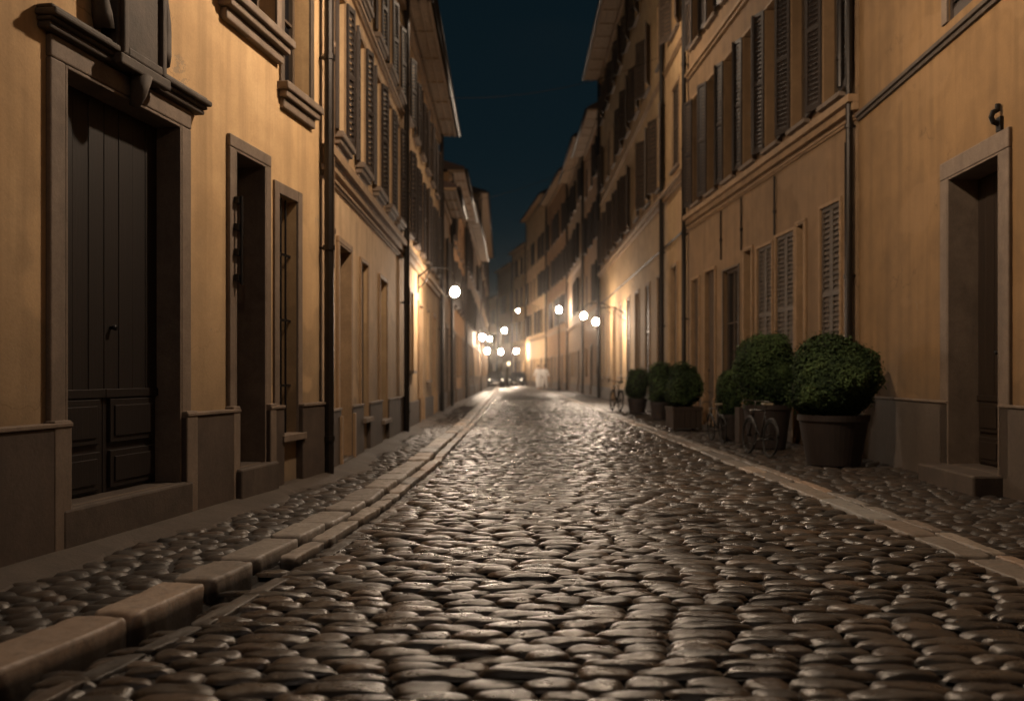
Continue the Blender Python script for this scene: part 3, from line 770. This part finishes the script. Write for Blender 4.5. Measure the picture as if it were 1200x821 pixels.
# ---------------------------------------------------------------- lamps
def ico(r, sub=3, sz=1.0):
    bm = bmesh.new(); bmesh.ops.create_icosphere(bm, subdivisions=sub, radius=r)
    for v in bm.verts: v.co.z *= sz
    me = bpy.data.meshes.new('globe'); bm.to_mesh(me); bm.free()
    for p_ in me.polygons: p_.use_smooth = True
    return me
def globe(parent, loc, r, mat, name='globe'):
    me = ico(r, 2, 1.12); me.materials.append(mat); o = link_mesh(name, me, parent); o.location = loc; return o
def wall_lamp(loc, wallx, r, label, mat='lampglow', group='globe lamps along the street'):
    # bracket root on the wall, lamp hangs from its end
    sg = 1 if loc[0] > wallx else -1; reach = abs(loc[0] - wallx)
    t = empty('street_lamp', (wallx, loc[1], loc[2]), 0, label, 'street lamp', group)
    mb = MB().tube([(0, 0, .30), (sg * reach * .35, 0, .52), (sg * reach * .8, 0, .50), (sg * reach * .97, 0, .38), (sg * reach, 0, r * 1.35)], .018, 8)
    mb.tube([(0, 0, .05), (sg * reach * .2, 0, .2), (sg * reach * .35, 0, .50)], .012, 6)
    mb.build('bracket', M['iron'], t, smooth=True)
    MB().box(-.02, .03, -.06, .06, -.02, .45).build('wall_plate', M['iron'], t, bevel=.005)
    MB().lathe([(.0, r * 1.5), (r * .3, r * 1.42), (r * .8, r * 1.18), (r * .82, r * 1.10), (.0, r * 1.12)], 20, cx=sg * reach).build('cap', M['iron'], t, smooth=True)
    globe(t, (sg * reach, 0, 0), r, M[mat])
    return t
def post_lamp(loc, r, label, mat='lampglow', z0=0.0):
    t = empty('street_lamp', (loc[0], loc[1], z0), 0, label, 'street lamp', 'globe lamps along the street')
    h = loc[2] - z0
    MB().lathe([(.0, 0), (.13, 0), (.13, .12), (.09, .2), (.08, .75), (.055, .85), (.045, h * .6), (.032, h - r * 1.4), (.06, h - r * 1.2), (.0, h - r * 1.15)], 14).build('post', M['iron'], t, smooth=True)
    MB().lathe([(.0, h + r * 1.5), (r * .3, h + r * 1.4), (r * .75, h + r * 1.15), (.0, h + r * 1.1)], 14).build('cap', M['iron'], t, smooth=True)
    globe(t, (0, 0, h), r, M[mat]); return t
def W(x, y, Y): return ((x - HX) * Y / F, Y, CAMZ + (HY - y) * Y / F)
wall_lamp(W(533, 342, 18.6), -1.96, .09, 'large bright globe lamp on a bracket from the cream house on the left side')
wall_lamp(W(698, 377, 32), 4.02, .105, 'lower and nearer of the two globes on brackets beside the cream house')
wall_lamp(W(684, 370, 36), 4.05, .11, 'higher and farther of the two globes on brackets beside the cream house')
post_lamp(W(655, 363, 60.5), .16, 'tall post lamp with a bright globe standing on the right pavement')
wall_lamp(W(565, 395, 50), -2.08, .14, 'upper left globe in the cluster at the far end', 'lampglow_far')
wall_lamp(W(571, 411, 58), -2.09, .14, 'globe low on the left side, under the upper pair of far lamps', 'lampglow_far')
wall_lamp(W(574, 397, 66), -2.19, .13, 'dim small globe close right of the upper left far lamp', 'lampglow_far')
post_lamp(W(587, 412, 80), .17, 'far globe lamp on a post above the parked cars', 'lampglow_far')
wall_lamp(W(607, 364, 80), 2.4, .13, 'highest small lamp on the house in the curve', 'lampdim')
post_lamp(W(605, 411, 88), .18, 'low globe post lamp at the curve, beside the bright wall strip', 'lampglow_far')
def catenary_lamp(x, y, z, r, mat, label, xl, xr, group='lamps hung on wires over the street'):
    t = empty('hanging_lamp', (x, y, z), 0, label, 'lamp', group)
    mb = MB(); n = 14
    for xa in (xl, xr):
        pts = [((xa - x) * k / n, 0, r * 2.2 + .9 * (k / n) ** 1.6) for k in range(n + 1)]
        mb.tube(pts, .008, 5)
    mb.build('wire', M['iron'], t)
    MB().lathe([(.0, r * 2.3), (r * .3, r * 2.2), (r * .5, r * 1.4), (r * 1.7, r * .75), (r * 1.75, r * .65), (r * 1.2, r * .9), (0, r * 1.1)], 20).build('shade', M['iron'], t, smooth=True)
    globe(t, (0, 0, 0), r, M[mat], 'bulb'); return t
catenary_lamp(*W(591, 387, 74), .16, 'lampglow_far', 'lamp hanging over the far roadway on a wire', -2.25, 3.0)
catenary_lamp(.45, 7.6, 5.6, .12, 'pendglow_added', 'assumed lamp, unseen, hung above the near roadway, over the picture edge', -2.14, 4.15)  # assumed lamp out of view, brightens the near walls
catenary_lamp(.7, -3.2, 4.9, .12, 'rearglow_assumed', 'assumed lamp, unseen, hung above the roadway behind the viewer', -3.5, 3.4)  # assumed source, unseen, lights the reveals that face the camera
catenary_lamp(.9, 19.5, 9.6, .10, 'pendglow_added', 'added lamp, out of view, hung high above the roadway by the cream houses', -1.96, 3.97)  # fixture added out of view to light the upper facades
# thin wires over the street
for (xa, ya, za, xb, yb, zb, lab) in ((-1.5, 21, 7.5, 3.9, 24, 9.5, 'thin black wire crossing the night sky just past the eave'), (-1.6, 33, 7.4, 4.05, 36, 10.2, 'thin wire crossing the sky lower down, past the first one')):
    mb = MB(); mb.tube([(xa + (xb - xa) * k / 12, ya + (yb - ya) * k / 12, za + (zb - za) * k / 12 - 1.2 * (k / 12) * (1 - k / 12)) for k in range(13)], .007, 5)
    tag(mb.build('overhead_wire', M['iron']), lab, 'wire')

# ---------------------------------------------------------------- potted shrubs
def shrub(loc, rx, rz, zc, pot_r, pot_h, label, seed, nl=7000, kind='pot', leaf=.031, taper=.75):
    t = empty('potted_shrub', loc, random.uniform(0, 6), label, 'potted shrub', 'potted shrubs along the right wall')
    r_ = np.random.default_rng(seed)
    # clump field: bumps over the ball
    cl = r_.normal(size=(46, 3)); cl /= np.linalg.norm(cl, axis=1)[:, None]; amp = r_.uniform(.0, .17, 46)
    d = r_.normal(size=(nl, 3)); d /= np.linalg.norm(d, axis=1)[:, None]
    dots = d @ cl.T
    bumpv = (amp[None] * np.exp((dots - 1) * 26)).max(1)
    rad = (.93 + bumpv) * (1 - .12 * r_.random(nl) ** 2.5) + (r_.random(nl) < .10) * r_.uniform(0, .12, nl)
    lump = 1 + .07 * np.sin(d[:, 0] * 3.1 + seed) + .08 * np.sin(d[:, 2] * 4.2 + seed * 2.3 + d[:, 1] * 2) + .04 * np.sin(d[:, 1] * 5 + seed * 1.7)
    rad = rad * lump
    low = (np.abs(d) ** 2.35).sum(1) ** (-1 / 2.35) * .97
    p = d * rad[:, None] * low[:, None] * np.array([rx, rx, rz]); p[:, 2] += zc
    nrm = d + r_.normal(0, .45, (nl, 3)) + np.array([0, 0, .35]); nrm /= np.linalg.norm(nrm, axis=1)[:, None]
    tt = np.cross(nrm, r_.normal(size=(nl, 3))); tt /= np.linalg.norm(tt, axis=1)[:, None]; bt = np.cross(nrm, tt)
    L = leaf * r_.uniform(.7, 1.3, nl)[:, None]
    V = np.stack([p - tt * L * .6, p + bt * L * .34 + nrm * L * .08, p + tt * L * .7, p - bt * L * .34 + nrm * L * .08], 1).reshape(-1, 3)
    Q = np.arange(nl * 4).reshape(-1, 4)
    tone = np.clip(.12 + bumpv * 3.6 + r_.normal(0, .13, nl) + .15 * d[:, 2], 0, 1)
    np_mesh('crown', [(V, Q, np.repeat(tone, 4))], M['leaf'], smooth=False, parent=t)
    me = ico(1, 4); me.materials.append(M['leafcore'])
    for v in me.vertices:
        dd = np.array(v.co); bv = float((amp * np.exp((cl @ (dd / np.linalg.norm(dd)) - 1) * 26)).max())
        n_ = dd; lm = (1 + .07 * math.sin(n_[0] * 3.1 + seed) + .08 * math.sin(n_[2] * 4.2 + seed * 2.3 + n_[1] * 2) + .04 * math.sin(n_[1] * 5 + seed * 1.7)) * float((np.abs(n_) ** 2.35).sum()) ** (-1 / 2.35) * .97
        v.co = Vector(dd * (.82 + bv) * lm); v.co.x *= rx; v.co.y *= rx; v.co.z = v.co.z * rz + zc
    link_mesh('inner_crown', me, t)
    MB().tube([(0, 0, pot_h - .1), (.01, 0, zc)], .03, 8, rr=[.035, .025]).build('trunk', M['crate'], t, smooth=True)
    if kind == 'pot':
        a = pot_r * taper
        MB().lathe([(0, 0), (a, 0), (a * 1.02, .03), (pot_r * .97, pot_h - .07), (pot_r * 1.01, pot_h - .065), (pot_r * 1.02, pot_h), (pot_r * .93, pot_h), (pot_r * .92, pot_h - .05), (0, pot_h - .05)], 40).build('pot', M['pot'], t, smooth=False)
    else:
        mb = MB(); q = pot_r
        n = 5
        for i in range(n):
            x0 = -q + 2 * q * i / n; x1 = -q + 2 * q * (i + 1) / n
            for f in (-1, 1):
                mb.box(x0 + .003, x1 - .003, f * (q - .02), f * q, .03, pot_h); mb.box(f * (q - .02), f * q, x0 + .003, x1 - .003, .03, pot_h)
        for f in (-1, 1):
            mb.box(-q - .01, q + .01, f * q, f * (q + .015), pot_h - .06, pot_h + .01); mb.box(f * q, f * (q + .015), -q - .01, q + .01, pot_h - .06, pot_h + .01)
            for g_ in (-1, 1): mb.box(f * q - f * .05, f * q, g_ * q - g_ * .05, g_ * q, 0, .05)
        mb.build('planter_box', M['crate'], t, bevel=.003)
        MB().box(-q + .022, q - .022, -q + .022, q - .022, .1, pot_h - .05).build('soil', M['soil'], t)
        t.rotation_euler[2] = .08
    return t
shrub((3.64, 10.15, 0), .48, .50, .96, .385, .56, 'largest round clipped shrub in a wide dark pot beside the orange house', 1, 17000)
shrub((3.56, 12.5, 0), .41, .50, 1.05, .33, .60, 'second round shrub in a tapered pot, just behind the largest one', 2, 13000)
shrub((3.40, 14.0, 0), .20, .40, .72, .17, .40, 'slim small shrub beside the parked bicycle, narrowest of the row', 3, 3500)
shrub((3.20, 16.7, 0), .33, .44, .80, .27, .42, 'rounded shrub in a wooden box past the slim one', 4, 6000, 'box')
shrub((3.42, 20.6, 0), .30, .50, .84, .25, .40, 'tall oval shrub in a pot, between the boxed shrub and the farthest', 5, 4500)
shrub((3.30, 23.6, 0), .32, .46, .78, .26, .40, 'farthest low shrub of the row near the pavement bicycle', 6, 3500)
# wooden planter box, empty, by the second shrub
def planter(loc, w, h, label):
    t = empty('planter_box', loc, .05, label, 'planter'); mb = MB()
    for i in range(3):
        x0 = -w + 2 * w * i / 3; x1 = -w + 2 * w * (i + 1) / 3
        for f in (-1, 1):
            mb.box(x0 + .003, x1 - .003, f * (w - .02), f * w, .04, h); mb.box(f * (w - .02), f * w, x0 + .003, x1 - .003, .04, h)
    mb.build('box', M['crate'], t, bevel=.003)
    MB().box(-w + .022, w - .022, -w + .022, w - .022, .05, h - .08).build('soil', M['soil'], t)
planter((3.30, 12.75, 0), .10, .55, 'narrow upright wooden planter standing between the slim shrub and the second pot')

# ---------------------------------------------------------------- bicycles
def bicycle(loc, rz, sc, label, lean=4):
    t = empty('bicycle', loc, rz, label, 'bicycle', 'bicycles parked on the pavement'); t.scale = (sc, sc, sc); t.rotation_euler[0] = R(lean)
    wr = .33
    for xx in (-.52, .52):
        mb = MB(); mb.tube([(xx + wr * math.cos(a), 0, wr + .0 + wr * math.sin(a)) for a in np.linspace(0, 2 * math.pi, 33)], .02, 8, caps=False)
        wh = mb.build('wheel', M['rubber'], t, smooth=True)
        mb = MB(); mb.tube([(xx + (wr - .03) * math.cos(a), 0, wr + (wr - .03) * math.sin(a)) for a in np.linspace(0, 2 * math.pi, 33)], .010, 6, caps=False)
        mb.build('rim', M['iron'], wh, smooth=True)
        mb = MB()
        for k in range(16):
            a = k * math.pi / 8
            mb.tube([(xx, (.03 if k % 2 else -.03), wr), (xx + (wr - .03) * math.cos(a), 0, wr + (wr - .03) * math.sin(a))], .0025, 4)
        mb.tube([(xx, -.05, wr), (xx, .05, wr)], .022, 8); mb.build('spokes', M['iron'], wh)
        mb = MB(); mb.tube([(xx + (wr + .035) * math.cos(a), 0, wr + (wr + .035) * math.sin(a)) for a in np.linspace(R(25), R(175), 14)], .02, 6); mb.build('mudguard', M['iron'], t, smooth=True)
    bbk, seat, head, hb, rear, front = (-.08, 0, .29), (-.2, 0, .82), (.36, 0, .83), (.40, 0, .68), (-.52, 0, wr), (.52, 0, wr)
    mb = MB()
    for a, c, r_ in ((bbk, seat, .016), (bbk, hb, .018), (seat, head, .015), (rear, bbk, .011), (rear, (-.19, 0, .74), .010), (head, hb, .018), (hb, front, .013)): mb.tube([a, c], r_, 8)
    mb.build('bicycle_frame', M['iron'], t, smooth=True)
    mb = MB().tube([(.33, 0, .83), (.32, 0, .97), (.36, .0, .99)], .012, 8)
    mb.tube([(.22, -.28, .97), (.33, -.22, 1.0), (.37, 0, .99), (.33, .22, 1.0), (.22, .28, .97)], .012, 8); mb.build('handlebar', M['chrome'], t, smooth=True)
    MB().tube([(-.2, 0, .82), (-.22, 0, .92)], .012, 8).build('seat_post', M['chrome'], t)
    MB().hexa([(-.34, -.09, .92), (-.02, -.02, .93), (-.02, .02, .93), (-.34, .09, .92), (-.35, -.10, .97), (-.01, -.025, .965), (-.01, .025, .965), (-.35, .10, .97)]).build('saddle', M['leather'], t, bevel=.02, seg=3)
    mb = MB().tube([(-.08, -.06, .29), (-.08, .06, .29)], .03, 12); mb.tube([(-.08, .07, .29), (.06, .07, .19), ], .01, 6); mb.tube([(-.08, -.07, .29), (-.22, -.07, .39)], .01, 6)
    mb.box(.02, .11, .07, .16, .18, .20).box(-.26, -.17, -.16, -.07, .38, .40); mb.build('crankset', M['chrome'], t)
    mb = MB().box(.48, .62, -.0, .002, .70, .701); mb = MB().tube([(.43, 0, .80), (.50, 0, .80)], .04, 12, rr=[.02, .04]); mb.build('headlamp', M['chrome'], t, smooth=True)
bicycle((3.12, 11.35, 0), R(96), .68, 'small dark bicycle with a pale saddle parked between the two big pots')
bicycle((3.15, 13.75, 0), R(93), .60, 'small bicycle seen end-on beside the slim shrub', -3)
bicycle((3.02, 26.0, 0), R(98), .85, 'dark bicycle parked at the far end of the shrub row', 3)

# ---------------------------------------------------------------- people at the far end
def skinned(name, verts, edges, radii, mat, parent, root=0, sub=2):
    me = bpy.data.meshes.new(name); me.from_pydata(verts, edges, []); me.update()
    o = bpy.data.objects.new(name, me); C.objects.link(o)
    sk = o.modifiers.new('s', 'SKIN'); sk.use_smooth_shade = True
    for i, v in enumerate(me.skin_vertices[0].data if me.skin_vertices else []): pass
    if not me.skin_vertices:
        bm = bmesh.new(); bm.from_mesh(me); bm.verts.layers.skin.verify(); bm.to_mesh(me); bm.free()
    for i, v in enumerate(me.skin_vertices[0].data):
        v.radius = (radii[i], radii[i]); v.use_root = (i == root)
    ss = o.modifiers.new('ss', 'SUBSURF'); ss.levels = sub; ss.render_levels = sub
    dg = bpy.context.evaluated_depsgraph_get(); me2 = bpy.data.meshes.new_from_object(o.evaluated_get(dg))
    bpy.data.objects.remove(o); me2.materials.clear(); me2.materials.append(mat)
    for p_ in me2.polygons: p_.use_smooth = True
    o = bpy.data.objects.new(name, me2); C.objects.link(o); o.parent = parent; return o
def person(loc, rz, label, stride=.18, armout=.0, robe=False):
    t = empty('person', loc, rz, label, 'person', 'people at the far end of the street')
    V = [(0, 0, .95), (0, 0, 1.12), (0, 0, 1.30), (0, 0, 1.44), (0, 0, 1.53), (0, -.01, 1.62), (0, -.015, 1.70),
         (-.10, 0, .90), (-.11, -stride * .5, .50), (-.11, -stride, .09), (-.11, -stride - .14, .04),
         (.10, 0, .90), (.11, stride * .4, .50), (.11, stride, .09), (.11, stride - .13, .04),
         (-.19, 0, 1.40), (-.25 - armout, .02, 1.13), (-.27 - armout * 2, -.08, .90), (-.27 - armout * 2, -.12, .80),
         (.19, 0, 1.40), (.25 + armout, .02, 1.13), (.27 + armout * 2, -.08, .90), (.27 + armout * 2, -.12, .80)]
    E = [(0, 1), (1, 2), (2, 3), (3, 4), (4, 5), (5, 6), (0, 7), (7, 8), (8, 9), (9, 10), (0, 11), (11, 12), (12, 13), (13, 14), (3, 15), (15, 16), (16, 17), (17, 18), (3, 19), (19, 20), (20, 21), (21, 22)]
    Rd = [.13, .12, .14, .09, .055, .095, .085, .09, .062, .04, .035, .09, .062, .04, .035, .055, .042, .032, .035, .055, .042, .032, .035]
    skinned('body', V, E, Rd, M['skin'], t)
    cv = V[:4] + [V[7], V[8], (V[9][0], V[9][1], .14), V[11], V[12], (V[13][0], V[13][1], .14), V[15], V[16], (V[17][0], V[17][1] + .01, .95), V[19], V[20], (V[21][0], V[21][1] + .01, .95)]
    ce = [(0, 1), (1, 2), (2, 3), (0, 4), (4, 5), (5, 6), (0, 7), (7, 8), (8, 9), (3, 10), (10, 11), (11, 12), (3, 13), (13, 14), (14, 15)]
    cr = [.165, .15, .17, .11, .115, .09, .075, .115, .09, .075, .075, .062, .055, .075, .062, .055]
    skinned('clothing', cv, ce, cr, M['white'], t)
    me = ico(.105, 2, 1.1); me.materials.append(M['hair']); h = link_mesh('hair', me, t); h.location = (0, .03, 1.685)
    return t
person(W(631, 440, 65)[:2] + (0,), R(10), 'person in white clothes walking nearer to the kerb', .2, .03)
person(W(638, 440, 66)[:2] + (0,), R(-25), 'person in white clothes walking nearer to the wall', .15, .05)

# ---------------------------------------------------------------- parked cars at the far end
def car(loc, rz, label, lit=True):
    t = empty('parked_car', loc, rz, label, 'car', 'cars parked at the far end')
    # side profile (y along the car, z up), front at -y
    prof = [(-2.0, .32), (-2.02, .62), (-1.9, .78), (-1.1, .92), (-.55, 1.36), (-.2, 1.45), (.8, 1.45), (1.35, 1.32), (1.85, .98), (2.0, .9), (2.02, .4), (1.95, .3)]
    mb = MB(); hw = .82
    def ring(xs, ins): return [(xs * (hw - ins * max(0, (z - .92)) * .45), y_, z) for y_, z in prof]
    n = len(prof); A = ring(-1, 1); B = ring(1, 1); mb.v = A + B
    mb.f = [tuple(range(n)), tuple(reversed(range(n, 2 * n)))] + [(i, (i + 1) % n, n + (i + 1) % n, n + i) for i in range(n)]
    mb.build('body', M['carpaint'], t, bevel=.05, seg=3)
    MB().hexa([(-.70, -1.09, .95), (.70, -1.09, .95), (.70, -1.03, .95), (-.70, -1.03, .95), (-.60, -.60, 1.36), (.60, -.60, 1.36), (.60, -.54, 1.34), (-.60, -.54, 1.34)]).build('windscreen', M['glass'], t)
    for sg in (-1, 1):
        MB().hexa([(sg * .80, -.9, .96), (sg * .80, 1.5, .96), (sg * .78, 1.5, .96), (sg * .78, -.9, .96), (sg * .665, -.4, 1.36), (sg * .665, 1.0, 1.36), (sg * .64, 1.0, 1.36), (sg * .64, -.4, 1.36)]).build('side_window', M['glass'], t)
        me = ico(.065, 2, .8); me.materials.append(M['headlight'] if lit else M['chrome']); h = link_mesh('headlight', me, t); h.location = (sg * .6, -1.98, .66)
        MB().box(sg * .83, sg * .97, -.82, -.68, .93, 1.05).build('mirror', M['carpaint'], t, bevel=.02)
        for yy_ in (-1.3, 1.3):
            wmb = MB().tube([(sg * .62, yy_, .31), (sg * .84, yy_, .31)], .31, 24)
            w_ = wmb.build('wheel', M['rubber'], t, bevel=.03)
            MB().tube([(sg * .845, yy_, .31), (sg * .85, yy_, .31)], .19, 16).build('rim', M['chrome'], w_)
    MB().box(-.5, .5, -2.045, -2.02, .40, .56).build('grille', M['rubber'], t, bevel=.01)
    MB().box(-.26, .26, -2.055, -2.046, .33, .43).build('number_plate', M['white'], t)
car(W(580, 440, 86)[:2] + (-.05,), R(4), 'dark car parked facing down the street, under the left post lamp')
car(W(607, 440, 90)[:2] + (-.05,), R(-8), 'dark car parked facing down the street, right of the first car')
post_lamp(W(596, 426, 84), .16, 'short lamp post between the two parked cars', 'lens', -.05)

# ---------------------------------------------------------------- world, lights, camera
w = bpy.data.worlds.new('World'); bpy.context.scene.world = w; w.use_nodes = True
nt = w.node_tree; bg = nt.nodes['Background']
sky = nt.nodes.new('ShaderNodeTexSky'); sky.sky_type = 'NISHITA'; sky.sun_disc = False
sky.sun_elevation = R(35); sky.sun_rotation = R(200)
tint = mix(nt, 1.0, sky.outputs[0], (.055, .115, .12), 'MULTIPLY')
flat = mix(nt, .30, (.0050, .0125, .0175), tint)
nt.links.new(mix(nt, 1.0, (.0024, .0058, .0074), mix(nt, .008, (0, 0, 0), tint), 'ADD'), bg.inputs[0]); bg.inputs[1].default_value = 1.0
# faint cool fill light, added behind the viewer to lift the shaded facades
sl = bpy.data.lights.new('cool_fill', 'SUN'); sl.energy = .028; sl.angle = R(20); sl.color = (.86, .78, 1)
so = bpy.data.objects.new('cool_fill', sl); C.objects.link(so); so.rotation_euler = (R(50), 0, R(20))
import os
if HAZE > 0:
    hz = MB().box(-12, 12, 15.5, 116, -.2, 7.2).build('night_haze', M['iron']); tag(hz, kind='structure')
    m = bpy.data.materials.new('haze'); m.use_nodes = True; n2 = m.node_tree; n2.nodes.clear()
    o2 = n2.nodes.new('ShaderNodeOutputMaterial'); v2 = n2.nodes.new('ShaderNodeVolumeScatter')
    v2.inputs['Density'].default_value = HAZE; v2.inputs['Anisotropy'].default_value = .94; v2.inputs['Color'].default_value = (1, .97, .93, 1)
    n2.links.new(v2.outputs[0], o2.inputs['Volume']); hz.data.materials.clear(); hz.data.materials.append(m)

cam = bpy.data.cameras.new('camera'); co = bpy.data.objects.new('camera', cam); C.objects.link(co)
co.location = (0, 0, CAMZ); co.rotation_euler = (R(90), 0, 0)
cam.sensor_width = 36; cam.lens = 36 * F / 1200; cam.shift_y = (HY - 410.5) / 1200
cam.clip_start = .05; cam.clip_end = 2000
cam.dof.use_dof = True; cam.dof.focus_distance = 5.6; cam.dof.aperture_fstop = 1.5
sc = bpy.context.scene; sc.camera = co
sc.render.engine = 'CYCLES'; sc.cycles.use_denoising = True
try: sc.cycles.denoiser = 'OPENIMAGEDENOISE'
except Exception: pass
sc.cycles.max_bounces = 6; sc.cycles.diffuse_bounces = 4; sc.cycles.glossy_bounces = 3; sc.cycles.sample_clamp_indirect = 4
sc.cycles.use_light_tree = True
sc.view_settings.view_transform = 'Standard'; sc.view_settings.look = 'None'; sc.view_settings.exposure = 0
